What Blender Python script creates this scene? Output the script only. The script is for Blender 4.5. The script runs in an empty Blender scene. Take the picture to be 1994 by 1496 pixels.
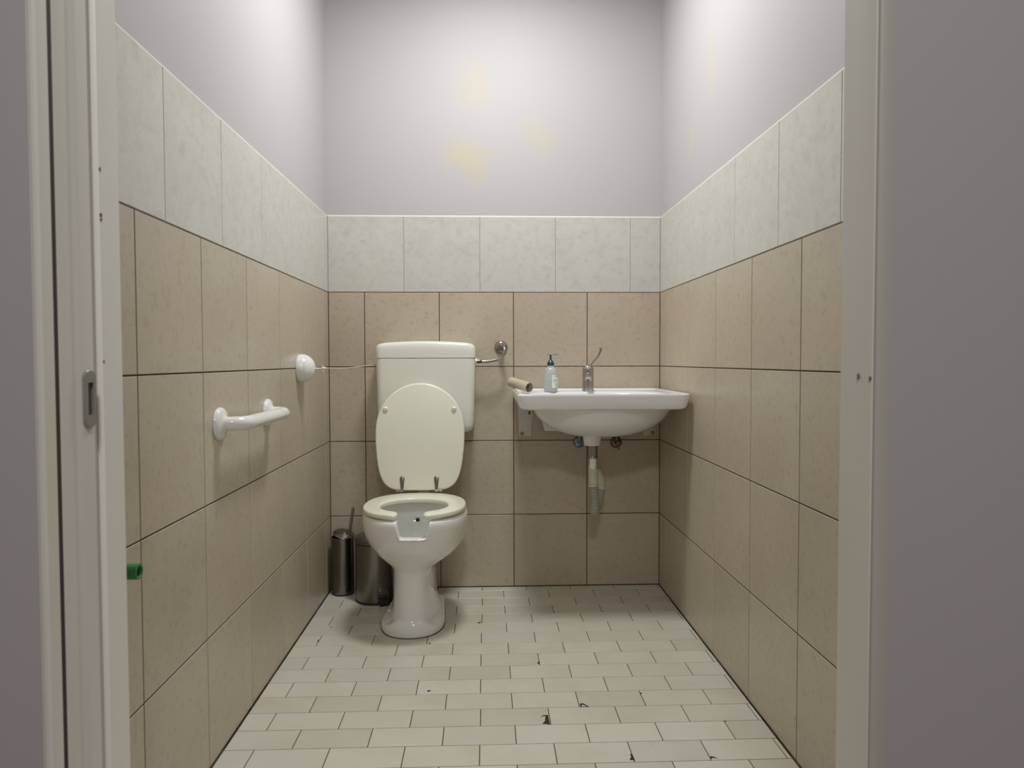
import bpy, bmesh, math, random
from mathutils import Vector, Matrix

random.seed(7)
SC = bpy.context.scene
COL = SC.collection
PI = math.pi
T = 0.335                      # wall tile pitch
W = 1.5002                     # room width
CAM = Vector((0.70387, -3.23285, 1.03642))

# ------------------------------------------------------------------ materials
class NT:
    def __init__(self, name):
        self.m = bpy.data.materials.new(name)
        self.m.use_nodes = True
        self.t = self.m.node_tree
        self.b = self.t.nodes['Principled BSDF']
    def n(self, typ, **kw):
        x = self.t.nodes.new(typ)
        for k, v in kw.items():
            if k.startswith('i_'):
                key = k[2:]
                x.inputs[int(key) if key.isdigit() else key.replace('_', ' ')].default_value = v
            else:
                setattr(x, k, v)
        return x
    def l(self, a, b):
        self.t.links.new(a, b)
    def ramp(self, fac, stops):
        r = self.n('ShaderNodeValToRGB')
        els = r.color_ramp.elements
        while len(els) < len(stops):
            els.new(0.5)
        for e, (p, c) in zip(els, stops):
            e.position = p
            e.color = c if len(c) == 4 else (*c, 1)
        self.l(fac, r.inputs[0])
        return r.outputs[0]
    def mix(self, fac, a, b, mode='MIX'):
        x = self.n('ShaderNodeMix', data_type='RGBA', blend_type=mode)
        for sock, v in ((x.inputs[0], fac), (x.inputs[6], a), (x.inputs[7], b)):
            if hasattr(v, 'node'):
                self.l(v, sock)
            elif isinstance(v, (int, float)):
                sock.default_value = v
            else:
                sock.default_value = (*v, 1) if len(v) == 3 else v
        return x.outputs[2]
    def noise(self, vec, scale, detail=4, rough=0.55, dist=0.0):
        x = self.n('ShaderNodeTexNoise', i_Scale=scale, i_Detail=detail, i_Roughness=rough, i_Distortion=dist)
        if vec is not None:
            self.l(vec, x.inputs['Vector'])
        return x.outputs[0]
    def math(self, op, a, b=None):
        x = self.n('ShaderNodeMath', operation=op)
        for i, v in enumerate((a, b)):
            if v is None: continue
            if hasattr(v, 'node'): self.l(v, x.inputs[i])
            else: x.inputs[i].default_value = v
        return x.outputs[0]
    def bump(self, h, strength, dist=0.001):
        x = self.n('ShaderNodeBump', i_Strength=strength, i_Distance=dist)
        self.l(h, x.inputs['Height'])
        self.l(x.outputs[0], self.b.inputs['Normal'])
    def obj(self):
        return self.n('ShaderNodeTexCoord').outputs['Object']

def simple(name, col, rough=0.4, metal=0.0, var=0.06, scale=30, spec=0.5, coat=0.0, bump=0.0):
    k = NT(name)
    v = k.obj()
    f = k.noise(v, scale, 5)
    c = k.mix(f, [x * (1 - var) for x in col], [min(1, x * (1 + var)) for x in col])
    k.l(c, k.b.inputs['Base Color'])
    k.b.inputs['Roughness'].default_value = rough
    k.b.inputs['Metallic'].default_value = metal
    k.b.inputs['Specular IOR Level'].default_value = spec
    k.b.inputs['Coat Weight'].default_value = coat
    k.b.inputs['Coat Roughness'].default_value = 0.05
    if bump:
        k.bump(k.noise(v, scale * 4, 3), bump)
    return k.m

def tile_material(name, light, dark, fleck, pink, rough, big=3.5, fine=38, island=0.10, fleck_pos=(0.60, 0.70), bump=0.06):
    """Glazed tile: cloudy two-tone ground, small flecks, a slight tone of its own for each tile."""
    k = NT(name)
    geo = k.n('ShaderNodeNewGeometry')
    rnd = geo.outputs['Random Per Island']
    v = k.obj()
    off = k.n('ShaderNodeVectorMath', operation='SCALE')
    comb = k.n('ShaderNodeCombineXYZ')
    k.l(rnd, comb.inputs[0]); k.l(rnd, comb.inputs[1]); k.l(rnd, comb.inputs[2])
    k.l(comb.outputs[0], off.inputs[0]); off.inputs['Scale'].default_value = 17.0
    add = k.n('ShaderNodeVectorMath', operation='ADD')
    k.l(v, add.inputs[0]); k.l(off.outputs[0], add.inputs[1])
    p = add.outputs[0]
    cloud = k.noise(p, big, 6, 0.6, 0.4)
    c = k.mix(k.ramp(cloud, [(0.34, (0, 0, 0)), (0.66, (1, 1, 1))]), dark, light)
    warm = k.noise(p, 2.2, 2, 0.5)
    c = k.mix(k.ramp(warm, [(0.42, (0, 0, 0)), (0.68, (0.7, 0.7, 0.7))]), c, pink)
    fl = k.noise(p, fine, 5, 0.62, 0.35)
    c = k.mix(k.ramp(fl, [(fleck_pos[0], (0, 0, 0)), (fleck_pos[1], (0.62, 0.62, 0.62))]), c, fleck)
    tone = k.math('ADD', k.math('MULTIPLY', rnd, island), 1.0 - island / 2)
    cc = k.n('ShaderNodeCombineColor')
    for i in range(3): k.l(tone, cc.inputs[i])
    c = k.mix(1.0, c, cc.outputs[0], 'MULTIPLY')
    k.l(c, k.b.inputs['Base Color'])
    rr = k.math('ADD', k.math('MULTIPLY', fl, 0.12), rough - 0.06)
    k.l(rr, k.b.inputs['Roughness'])
    k.bump(k.noise(p, fine * 1.5, 3), bump, 0.0006)
    return k.m

def paint_material(name, col, stains=(), rough=0.62):
    """Matt wall paint with a little roller unevenness; stains = (x, y, z, sx, sy, sz, strength) water marks."""
    k = NT(name)
    v = k.obj()
    f = k.noise(v, 1.6, 4)
    c = k.mix(f, [x * 0.97 for x in col], [min(1, x * 1.02) for x in col])
    if stains:
        warp = k.n('ShaderNodeTexNoise', i_Scale=9.0, i_Detail=3.0)
        k.l(v, warp.inputs['Vector'])
        sub = k.n('ShaderNodeVectorMath', operation='SUBTRACT'); k.l(warp.outputs['Color'], sub.inputs[0]); sub.inputs[1].default_value = (.5, .5, .5)
        sc = k.n('ShaderNodeVectorMath', operation='SCALE'); k.l(sub.outputs[0], sc.inputs[0]); sc.inputs['Scale'].default_value = 0.16
        ad = k.n('ShaderNodeVectorMath', operation='ADD'); k.l(v, ad.inputs[0]); k.l(sc.outputs[0], ad.inputs[1])
        for (x, y, z, sx, sy, sz, st) in stains:
            s1 = k.n('ShaderNodeVectorMath', operation='SUBTRACT'); k.l(ad.outputs[0], s1.inputs[0]); s1.inputs[1].default_value = (x, y, z)
            s2 = k.n('ShaderNodeVectorMath', operation='DIVIDE'); k.l(s1.outputs[0], s2.inputs[0]); s2.inputs[1].default_value = (sx, sy, sz)
            ln = k.n('ShaderNodeVectorMath', operation='LENGTH'); k.l(s2.outputs[0], ln.inputs[0])
            m = k.ramp(ln.outputs['Value'], [(0.35, (st, st, st)), (1.0, (0, 0, 0))])
            c = k.mix(m, c, (0.56, 0.50, 0.30))
    k.l(c, k.b.inputs['Base Color'])
    k.b.inputs['Roughness'].default_value = rough
    k.b.inputs['Specular IOR Level'].default_value = 0.3
    k.bump(k.noise(v, 160, 3), 0.05, 0.001)
    return k.m

M = {}
PAINT = (0.495, 0.472, 0.475)
M['paint'] = paint_material('wall_paint_lilac_white', PAINT)
M['paint_back'] = paint_material('wall_paint_back', PAINT, (
    (0.652, 0, 2.26, 0.10, 0.5, 0.13, 0.30), (0.630, 0, 1.945, 0.14, 0.5, 0.10, 0.50),
    (0.930, 0, 2.075, 0.11, 0.5, 0.09, 0.20), (0.985, 0, 2.02, 0.09, 0.5, 0.06, 0.20)))
M['paint_right'] = paint_material('wall_paint_right', PAINT, (
    (1.5, -0.705, 2.10, 0.5, 0.06, 0.20, 0.22), (1.5, -0.47, 1.905, 0.5, 0.045, 0.11, 0.32)))
M['paint_hall'] = paint_material('hall_paint_grey_lilac', (0.395, 0.365, 0.372))
M['tile_beige'] = tile_material('beige_wall_tile', (0.52, 0.462, 0.36), (0.475, 0.412, 0.315), (0.385, 0.31, 0.225), (0.525, 0.435, 0.34), 0.30, fine=52, fleck_pos=(0.52, 0.70), island=0.07)
M['tile_pale'] = tile_material('pale_marbled_wall_tile', (0.615, 0.605, 0.545), (0.568, 0.562, 0.51), (0.48, 0.475, 0.435), (0.60, 0.585, 0.535), 0.28, big=16, fine=34, island=0.04, fleck_pos=(0.50, 0.68), bump=0.02)
M['tile_floor'] = tile_material('cream_floor_tile', (0.60, 0.58, 0.50), (0.535, 0.50, 0.40), (0.50, 0.455, 0.36), (0.61, 0.595, 0.53), 0.34, big=5, fine=14, island=0.12, fleck_pos=(0.62, 0.80))
M['grout'] = simple('brown_grout', (0.088, 0.066, 0.046), 0.9, var=0.35, scale=25)
M['grout_pale'] = simple('grey_grout', (0.33, 0.31, 0.265), 0.9, var=0.2, scale=25)
M['dirt'] = simple('black_dirt', (0.028, 0.022, 0.016), 0.9, var=0.4, scale=60)
M['caulk'] = simple('white_filler', (0.74, 0.72, 0.66), 0.6, var=0.05)
M['trim'] = simple('cream_white_gloss_paint', (0.68, 0.655, 0.595), 0.38, var=0.03, scale=6)
M['trim_lit'] = simple('gloss_paint_lit', (0.82, 0.80, 0.735), 0.38, var=0.03, scale=6)  # trim paint brightened: light on the room-side jamb put into the colour
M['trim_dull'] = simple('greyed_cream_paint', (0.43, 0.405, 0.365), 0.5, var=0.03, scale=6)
M['trim_worn'] = simple('worn_patch', (0.16, 0.12, 0.085), 0.8, var=0.3)
M['pull'] = simple('grey_metal_pull', (0.30, 0.29, 0.27), 0.45, 0.35, var=0.05)
M['pull_dark'] = simple('dark_recess', (0.10, 0.092, 0.08), 0.6, var=0.1)
M['china'] = simple('white_vitreous_china', (0.80, 0.80, 0.765), 0.12, var=0.015, scale=5, coat=0.3)
M['china_sink'] = simple('white_basin_china', (0.82, 0.83, 0.82), 0.14, var=0.015, scale=5, coat=0.3)
M['cistern'] = simple('ivory_plastic', (0.80, 0.80, 0.72), 0.30, var=0.015, scale=5)
M['seat'] = simple('cream_seat_plastic', (0.80, 0.79, 0.64), 0.22, var=0.02, scale=6)
M['lid'] = simple('cream_lid_plastic', (0.79, 0.785, 0.67), 0.28, var=0.02, scale=6)
M['white_plastic'] = simple('white_gloss_plastic', (0.78, 0.775, 0.745), 0.18, var=0.01)
M['hose'] = simple('grey_hose_plastic', (0.36, 0.35, 0.305), 0.5, var=0.08)
M['pocket'] = simple('dark_brown_strip', (0.040, 0.028, 0.020), 0.8, var=0.3)
M['white_metal'] = simple('white_enamelled_metal', (0.62, 0.60, 0.56), 0.35, var=0.03)
M['cream_plastic'] = simple('cream_plastic_pipe', (0.56, 0.53, 0.43), 0.4, var=0.06)
M['chrome'] = simple('chrome', (0.50, 0.50, 0.48), 0.16, 1.0, var=0.03)
M['chrome_dull'] = simple('dull_chrome', (0.36, 0.33, 0.295), 0.22, 1.0, var=0.08)
M['steel'] = simple('brushed_dark_steel', (0.235, 0.22, 0.195), 0.24, 1.0, var=0.12, scale=12)
M['brass'] = simple('tarnished_brass', (0.20, 0.14, 0.095), 0.3, 1.0, var=0.15)
M['nut'] = simple('blackened_brass', (0.075, 0.06, 0.045), 0.35, 0.9, var=0.2)
M['bolt'] = simple('grey_bolt', (0.30, 0.29, 0.27), 0.4, 0.6)
M['black_plastic'] = simple('black_plastic', (0.02, 0.02, 0.019), 0.45)
M['hole'] = simple('dark_hole', (0.018, 0.014, 0.01), 0.7)
M['green_pipe'] = simple('green_pipe_plastic', (0.035, 0.235, 0.075), 0.4, var=0.06)
M['card'] = simple('grey_brown_cardboard', (0.50, 0.43, 0.325), 0.85, var=0.08, scale=40)
M['cord'] = simple('beige_cord', (0.62, 0.55, 0.40), 0.8)
M['pump_dark'] = simple('dark_green_pump', (0.012, 0.055, 0.05), 0.3)
M['pump_light'] = simple('pale_green_nozzle', (0.27, 0.36, 0.29), 0.35)
M['label'] = simple('white_label', (0.74, 0.77, 0.74), 0.5)
M['label_green'] = simple('green_print', (0.25, 0.37, 0.25), 0.5)
M['label_grey'] = simple('grey_print', (0.30, 0.35, 0.34), 0.5)
M['hall_floor'] = simple('hall_floor', (0.45, 0.40, 0.33), 0.4)
k = NT('clear_bottle_plastic')
k.b.inputs['Base Color'].default_value = (0.93, 0.96, 0.98, 1)
k.b.inputs['Roughness'].default_value = 0.10
k.b.inputs['Transmission Weight'].default_value = 0.72
k.b.inputs['IOR'].default_value = 1.45
M['clear'] = k.m
k = NT('soap_residue')
k.b.inputs['Base Color'].default_value = (0.86, 0.90, 0.88, 1)
k.b.inputs['Roughness'].default_value = 0.2
k.b.inputs['Transmission Weight'].default_value = 0.45
k.b.inputs['IOR'].default_value = 1.33
M['soap'] = k.m
k = NT('lamp_glow')
k.b.inputs['Base Color'].default_value = (0.9, 0.9, 0.88, 1)
k.b.inputs['Emission Color'].default_value = (1.0, 0.97, 0.91, 1)
k.b.inputs['Emission Strength'].default_value = 4.0
M['glow'] = k.m

# ------------------------------------------------------------------ helpers
def wloc(o):
    p = Vector(o.location)
    while o.parent:
        o = o.parent
        p += o.location
    return p

def obj(name, bm, mats, parent=None, smooth=38, kind=None):
    me = bpy.data.meshes.new(name)
    bmesh.ops.recalc_face_normals(bm, faces=bm.faces[:])
    if parent is not None:
        bmesh.ops.translate(bm, verts=bm.verts[:], vec=-wloc(parent))
    bm.to_mesh(me); bm.free()
    for m in (mats if isinstance(mats, (list, tuple)) else [mats]):
        me.materials.append(m)
    if smooth:
        for p in me.polygons: p.use_smooth = True
        me.set_sharp_from_angle(angle=math.radians(smooth))
    o = bpy.data.objects.new(name, me)
    COL.objects.link(o)
    if parent is not None: o.parent = parent
    if kind: o['kind'] = kind
    return o

def thing(name, label, cat, loc=(0, 0, 0), group=None):
    o = bpy.data.objects.new(name, None)
    o.empty_display_size = 0.05
    COL.objects.link(o); o.location = loc
    o['label'] = label; o['category'] = cat
    if group: o['group'] = group
    return o

def copy_thing(src, loc, label):
    r = src.copy(); COL.objects.link(r); r.location = loc; r['label'] = label
    for ch in src.children:
        c = ch.copy(); COL.objects.link(c); c.parent = r
        for g in ch.children:
            d = g.copy(); COL.objects.link(d); d.parent = c
    return r

def faces_of(bm, n0):
    bm.faces.ensure_lookup_table()
    return bm.faces[n0:]

def setmat(bm, n0, idx):
    for f in faces_of(bm, n0): f.material_index = idx

def box(bm, a, b, bevel=0.0, seg=2, mat=0):
    n0 = len(bm.faces)
    xs, ys, zs = sorted((a[0], b[0])), sorted((a[1], b[1])), sorted((a[2], b[2]))
    vs = [bm.verts.new((xs[i], ys[j], zs[k])) for i in (0, 1) for j in (0, 1) for k in (0, 1)]
    fs = [bm.faces.new([vs[i] for i in q]) for q in ((0, 1, 3, 2), (4, 6, 7, 5), (0, 4, 5, 1), (2, 3, 7, 6), (0, 2, 6, 4), (1, 5, 7, 3))]
    for f in fs: f.material_index = mat
    if bevel:
        es = list({e for f in fs for e in f.edges})
        r = bmesh.ops.bevel(bm, geom=es, offset=bevel, segments=seg, profile=0.5, affect='EDGES')
        for f in r['faces']: f.material_index = mat
    return vs

def loft(bm, rings, cap0=True, cap1=True, mat=0, closed=True):
    """rings: lists of points with the same count, joined into a skin."""
    vr = [[bm.verts.new(p) for p in r] for r in rings]
    n = len(rings[0])
    for i in range(len(vr) - 1):
        for j in range(n if closed else n - 1):
            jj = (j + 1) % n
            f = bm.faces.new((vr[i][j], vr[i][jj], vr[i + 1][jj], vr[i + 1][j])); f.material_index = mat
    if cap0: bm.faces.new(vr[0][::-1]).material_index = mat
    if cap1: bm.faces.new(vr[-1]).material_index = mat
    return vr

def frame_of(d):
    d = Vector(d).normalized()
    up = Vector((0, 0, 1)) if abs(d.z) < 0.9 else Vector((1, 0, 0))
    a = d.cross(up).normalized(); b = a.cross(d).normalized()
    return a, b

def lathe(bm, origin, axis, profile, seg=40, cap0=True, cap1=True, mat=0, sx=1.0):
    """profile: (distance along axis, radius)."""
    o = Vector(origin); d = Vector(axis).normalized(); a, b = frame_of(d)
    rings = []
    for (t, r) in profile:
        r = max(r, 1e-5)
        rings.append([o + d * t + a * (r * math.cos(2 * PI * i / seg)) + b * (r * sx * math.sin(2 * PI * i / seg)) for i in range(seg)])
    return loft(bm, rings, cap0, cap1, mat)

def smooth_path(pts, n=8):
    pts = [Vector(p) for p in pts]
    if len(pts) < 3: return pts
    P = [2 * pts[0] - pts[1]] + pts + [2 * pts[-1] - pts[-2]]
    out = []
    for i in range(1, len(P) - 2):
        p0, p1, p2, p3 = P[i - 1:i + 3]
        for k in range(n):
            t = k / n
            out.append(0.5 * ((2 * p1) + (p2 - p0) * t + (2 * p0 - 5 * p1 + 4 * p2 - p3) * t * t + (3 * p1 - p0 - 3 * p2 + p3) * t ** 3))
    out.append(P[-2])
    return out

def tube(bm, pts, r, seg=16, caps=True, mat=0, flat=1.0):
    pts = [Vector(p) for p in pts]
    rs = r if isinstance(r, (list, tuple)) else [r] * len(pts)
    rings = []
    a = None
    for i, p in enumerate(pts):
        d = (pts[min(i + 1, len(pts) - 1)] - pts[max(i - 1, 0)]).normalized()
        if a is None: a, b = frame_of(d)
        else:
            a = (a - d * a.dot(d)).normalized(); b = a.cross(d).normalized()
        rings.append([p + a * (rs[i] * math.cos(2 * PI * k / seg)) + b * (rs[i] * flat * math.sin(2 * PI * k / seg)) for k in range(seg)])
    return loft(bm, rings, caps, caps, mat)

def prism(bm, poly, fn, d0, d1, mat=0):
    """poly in 2-D swept between d0 and d1; fn(u, v, d) -> point."""
    return loft(bm, [[fn(u, v, d) for (u, v) in poly] for d in (d0, d1)], True, True, mat)

def sup(cx, cy, a, b, n, k, seg):
    t = 2 * PI * k / seg
    c, s = math.cos(t), math.sin(t)
    return (cx + a * math.copysign(abs(c) ** (2 / n), c), cy + b * math.copysign(abs(s) ** (2 / n), s))

def slab(bm, outline, fn, d0, d1, r, steps=4, mat=0):
    """A plate with rounded edges: outline list (u, v) (convex-ish), fn(u, v, d)."""
    n = len(outline)
    cx = sum(p[0] for p in outline) / n; cy = sum(p[1] for p in outline) / n
    def inset(e):
        res = []
        for i, (u, v) in enumerate(outline):
            pu, pv = outline[i - 1]; nu, nv = outline[(i + 1) % n]
            tx, ty = nu - pu, nv - pv
            L = math.hypot(tx, ty) or 1
            nx, ny = -ty / L, tx / L
            if (cx - u) * nx + (cy - v) * ny < 0: nx, ny = -nx, -ny
            res.append((u + nx * e, v + ny * e))
        return res
    rings = []
    for i in range(steps + 1):
        t = i / steps * PI / 2
        rings.append([fn(u, v, d0 + r * (1 - math.sin(t))) for (u, v) in inset(r * (1 - math.cos(t)))][:] if False else
                     [fn(u, v, d0 + r * (1 - math.cos(PI / 2 * (1 - i / steps)) ) if False else d0 + r * (1 - math.sin(t))) for (u, v) in inset(r * (1 - math.cos(t)))])
    rings = rings[::-1]
    for i in range(steps + 1):
        t = i / steps * PI / 2
        rings.append([fn(u, v, d1 - r * (1 - math.sin(PI / 2 - t)) if False else d1 - r + r * math.sin(t)) for (u, v) in inset(r * (1 - math.cos(t)))])
    return loft(bm, rings, True, True, mat)

# ------------------------------------------------------------------ tiled walls and floor
def tile(bm, fn, u0, u1, v0, v1, mat, gap, ch=0.0011, th=0.006):
    g = gap / 2
    u0 += g; u1 -= g; v0 += g; v1 -= g
    if u1 - u0 < 0.004 or v1 - v0 < 0.004: return
    def ring(e, d): return [fn(u0 + e, v0 + e, d), fn(u1 - e, v0 + e, d), fn(u1 - e, v1 - e, d), fn(u0 + e, v1 - e, d)]
    loft(bm, [ring(0, -th), ring(0, -ch), ring(ch, 0)], True, True, mat)

ZR = [0.0, 0.9906 * T, 2.0022 * T, 3.0076 * T, 4.0087 * T, 5.0202 * T]   # courses
TOP = 2.86

def tiled_wall(name, fn, length, beige0, pale0, pale_pitch, paint, beige_pitch=T):
    """fn(u, v, d): u along the wall, v up, d out of the wall towards the room."""
    bm = bmesh.new()
    # slots: 0 paint 1 beige 2 pale 3 grout 4 pale grout 5 filler
    def block(u0, u1, v0, v1, d0, d1, mat):
        loft(bm, [[fn(u0, v0, d), fn(u1, v0, d), fn(u1, v1, d), fn(u0, v1, d)] for d in (d0, d1)], True, True, mat)
    E = 0.05
    block(-E, length + E, 0, ZR[4], -0.10, -0.0024, 3)
    block(-E, length + E, ZR[4], ZR[5], -0.10, -0.0014, 4)
    block(-E, length + E, ZR[5], TOP, -0.10, -0.0035, 0)
    # filler bead along the top of the tiles
    loft(bm, [[fn(u, ZR[5] - 0.002, -0.003), fn(u, ZR[5] - 0.0015, -0.0002), fn(u, ZR[5] + 0.002, -0.0006), fn(u, ZR[5] + 0.005, -0.0036)] for u in (0, length)], True, True, 5)
    def edges(first, pitch):
        e = [0.0]
        x = first
        while x > 0.006: x -= pitch
        while x <= 0.006: x += pitch
        while x < length - 0.004: e.append(x); x += pitch
        e.append(length)
        return e
    for r in range(4):
        e = edges(beige0, beige_pitch)
        for a, b in zip(e, e[1:]): tile(bm, fn, a, b, ZR[r], ZR[r + 1], 1, 0.0036)
    e = edges(pale0, pale_pitch)
    for a, b in zip(e, e[1:]): tile(bm, fn, a, b, ZR[4] + 0.0008, ZR[5], 2, 0.0020, 0.0008)
    o = obj(name, bm, [paint, M['tile_beige'], M['tile_pale'], M['grout'], M['grout_pale'], M['caulk']], smooth=0, kind='structure')
    return o

FY = -2.283                                   # inner face of the front wall
tiled_wall('wall_back', lambda u, v, d: (u, -d, v), W, 0.4802 * T, 1.0099 * T, 1.019 * T, M['paint_back'])
tiled_wall('wall_left', lambda u, v, d: (d, -u, v), -FY, 1.2648 * T, 1.7864 * T, 1.02 * T, M['paint'])
tiled_wall('wall_right', lambda u, v, d: (W - d, -u, v), -FY, 1.3468 * T, 1.8693 * T, 1.02 * T, M['paint_right'])

# floor of 20 x 10 cm tiles in stretcher bond, chipped here and there
bm = bmesh.new()
box(bm, (-0.05, 0.05, -0.08), (W + 0.05, FY - 0.13, -0.0016), mat=1)
fl = lambda u, v, d: (u, -v, d)
rows = [0.0, 0.0575]
while rows[-1] < 2.40: rows.append(rows[-1] + 0.0989)
for r, (v0, v1) in enumerate(zip(rows, rows[1:])):
    first = 0.0855 if r % 2 == 0 else 0.1815
    wob = random.uniform(-.002, .002)
    e = [0.003]
    x = first + wob
    while x < W - 0.004:
        if x - e[-1] > 0.012: e.append(x)
        x += 0.2001
    e.append(W - 0.003)
    for a, b in zip(e, e[1:]):
        tile(bm, fl, a, b, max(v0, 0.004), v1, 0, 0.0024, 0.0008)
chips = [
 [(0.8614, -1.2399), (0.8831, -1.2437), (0.8819, -1.1907), (0.8736, -1.1994), (0.8699, -1.2258)],
 [(0.8582, -1.2047), (0.8684, -1.1902), (0.8819, -1.1907), (0.8798, -1.1967), (0.8679, -1.1962)],
 [(0.9827, -1.1456), (0.9837, -1.1265), (0.9939, -1.1238), (0.9939, -1.1305), (0.9871, -1.1363), (0.9873, -1.1458)],
 [(0.9939, -1.1238), (1.0103, -1.1468), (0.9873, -1.1468), (0.9875, -1.1440), (1.0030, -1.1440), (0.9925, -1.1310)],
 [(1.0727, -1.4327), (1.0864, -1.4344), (1.085, -1.4055), (1.079, -1.4052), (1.0799, -1.4174)],
 [(1.2868, -1.4236), (1.2954, -1.4264), (1.303, -1.4363), (1.2925, -1.431), (1.2843, -1.4355)],
 [(0.8761, -0.8341), (0.8834, -0.8426), (0.8826, -0.8177)],
 [(0.5156, -1.0233), (0.521, -1.0304), (0.5298, -1.0204), (0.5216, -1.0183)],
 [(0.6643, -0.4506), (0.6785, -0.454), (0.6814, -0.4264), (0.6764, -0.4429)],
 [(0.0959, -0.4692), (0.1036, -0.4775), (0.1033, -0.4668)],
 [(0.0803, -0.6223), (0.0826, -0.6081), (0.0811, -0.5935), (0.0784, -0.5982)],
 [(0.4882, -0.6447), (0.4963, -0.6522), (0.4992, -0.6404)],
 [(1.1795, -1.0651), (1.1828, -1.0721), (1.1867, -1.062)],
 [(1.3845, -1.2473), (1.3894, -1.2504), (1.3879, -1.2416)]]
for c in chips:
    prism(bm, c, lambda u, v, d: (u, v, d), -0.001, 0.0004, 2)
# crumbled dark joint along the left and right walls
for x0, sgn in ((0.0, 1), (W, -1)):
    v = 0.02
    while v < 2.25:
        L = random.uniform(0.02, 0.12); w = random.uniform(0.002, 0.0055)
        if random.random() < 0.75:
            prism(bm, [(x0, -v), (x0 + sgn * w, -v - L * 0.2), (x0 + sgn * w * 0.8, -v - L * 0.8), (x0, -v - L)], lambda u, vv, d: (u, vv, d), -0.001, 0.0005, 2)
        v += L * random.uniform(0.7, 1.0)
obj('floor', bm, [M['tile_floor'], M['grout'], M['dirt']], smooth=0, kind='structure')

# ceilings, hall around the camera, front wall with the doorway
XL, XR = 0.228, 1.124                         # clear opening
bm = bmesh.new(); box(bm, (-0.1, 0.1, TOP), (W + 0.1, FY - 0.2, TOP + 0.1)); obj('ceiling', bm, M['paint'], smooth=0, kind='structure')
HB, HX0, HX1, HT = -4.7, -0.9, 2.5, 2.7
bm = bmesh.new(); box(bm, (HX0, FY - 0.13, -0.08), (HX1, HB, 0)); obj('floor_hall', bm, M['hall_floor'], smooth=0, kind='structure')
bm = bmesh.new(); box(bm, (HX0, FY - 0.19, HT), (HX1, HB, HT + 0.1)); obj('ceiling_hall', bm, M['paint'], smooth=0, kind='structure')
bm = bmesh.new(); box(bm, (HX0, HB, 0), (HX1, HB - 0.1, HT)); obj('wall_hall_rear', bm, M['paint_hall'], smooth=0, kind='structure')
bm = bmesh.new(); box(bm, (HX0 - 0.1, -2.4, 0), (HX0, HB, HT)); obj('wall_hall_left', bm, M['paint_hall'], smooth=0, kind='structure')
bm = bmesh.new(); box(bm, (HX1, -2.4, 0), (HX1 + 0.1, HB, HT)); obj('wall_hall_right', bm, M['paint_hall'], smooth=0, kind='structure')
bm = bmesh.new()
HEAD = 2.12
box(bm, (HX0, -2.4275, 0), (0.2214, -2.4484, TOP), mat=1)          # hall skin left of the pocket
box(bm, (HX0, -2.331, 0), (0.222, FY, TOP), mat=0)                # room skin left of the pocket
box(bm, (1.205, -2.405, 0), (HX1, FY, TOP), mat=0)
box(bm, (1.146, -2.405, 0), (HX1, -2.468, TOP), mat=1)
box(bm, (0.1, -2.462, HEAD), (1.3, FY, TOP), mat=0)
obj('wall_front', bm, [M['paint'], M['paint_hall']], smooth=0, kind='structure')

def profile_post(bm, poly, z0, z1, bev=0.0, mat=0):
    prism(bm, poly, lambda u, v, d: (u, v, d), z0, z1, mat)

# left: hall-side casing, and the room-side jamb
bm = bmesh.new()
profile_post(bm, [(0.2205, -2.4488), (0.2222, -2.4515), (0.2250, -2.4530), (0.2285, -2.4530), (0.2310, -2.4510), (0.2318, -2.4460), (0.2290, -2.4285), (0.2050, -2.4285), (0.2050, -2.4440)], 0, HEAD)
obj('trim_1', bm, M['trim'], smooth=30, kind='structure')
bm = bmesh.new()
profile_post(bm, [(0.190, -2.3345), (0.2265, -2.3345), (0.2308, -2.3325), (0.2318, -2.3290), (0.2318, -2.2880), (0.2300, -2.2850), (0.190, -2.2850)], 0, HEAD)
for (z, h, w) in ((1.272, 0.0040, 0.0012), (1.2160, 0.0040, 0.0017), (1.2105, 0.0030, 0.0014), (1.036, 0.0026, 0.0008)):
    lathe(bm, (0.2311, -2.3315, z), (0.75, -0.66, 0), [(0, 0.001), (0.0011, w), (0.0016, w * 0.6)], 12, mat=1, sx=h / w / 1.5)
obj('trim_2', bm, [M['trim_lit'], M['trim_worn']], smooth=30, kind='structure')
# dark brown strip fills the slot between casing and leaf, making the gap dark
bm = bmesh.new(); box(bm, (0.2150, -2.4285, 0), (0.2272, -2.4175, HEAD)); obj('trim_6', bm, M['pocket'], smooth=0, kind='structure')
# right: casing and striking jamb with two screw holes
bm = bmesh.new()
profile_post(bm, [(1.1250, -2.4025), (1.1241, -2.4035), (1.1240, -2.4300), (1.1244, -2.4400), (1.1254, -2.4500), (1.1268, -2.4580), (1.1285, -2.4640), (1.1480, -2.4640), (1.1480, -2.4050), (1.1470, -2.4025)], 0, HEAD)
lathe(bm, (1.1236, -2.4435, 1.0170), (1, 0, 0), [(0, 0.0020), (0.001, 0.0020)], 12, mat=1, sx=1.8)
lathe(bm, (1.1276, -2.4625, 1.0150), (0.9, 0.35, 0), [(-0.0008, 0.0014), (0.001, 0.0014)], 12, mat=1, sx=1.8)
obj('trim_3', bm, [M['trim'], M['trim_worn']], smooth=30, kind='structure')
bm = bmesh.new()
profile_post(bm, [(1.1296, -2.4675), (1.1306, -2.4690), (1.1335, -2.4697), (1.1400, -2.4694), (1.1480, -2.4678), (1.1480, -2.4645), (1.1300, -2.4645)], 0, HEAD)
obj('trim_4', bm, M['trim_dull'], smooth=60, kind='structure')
bm = bmesh.new(); box(bm, (0.19, -2.462, HEAD - 0.03), (1.19, -2.285, HEAD), 0.002); obj('trim_5', bm, M['trim'], kind='structure')

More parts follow.
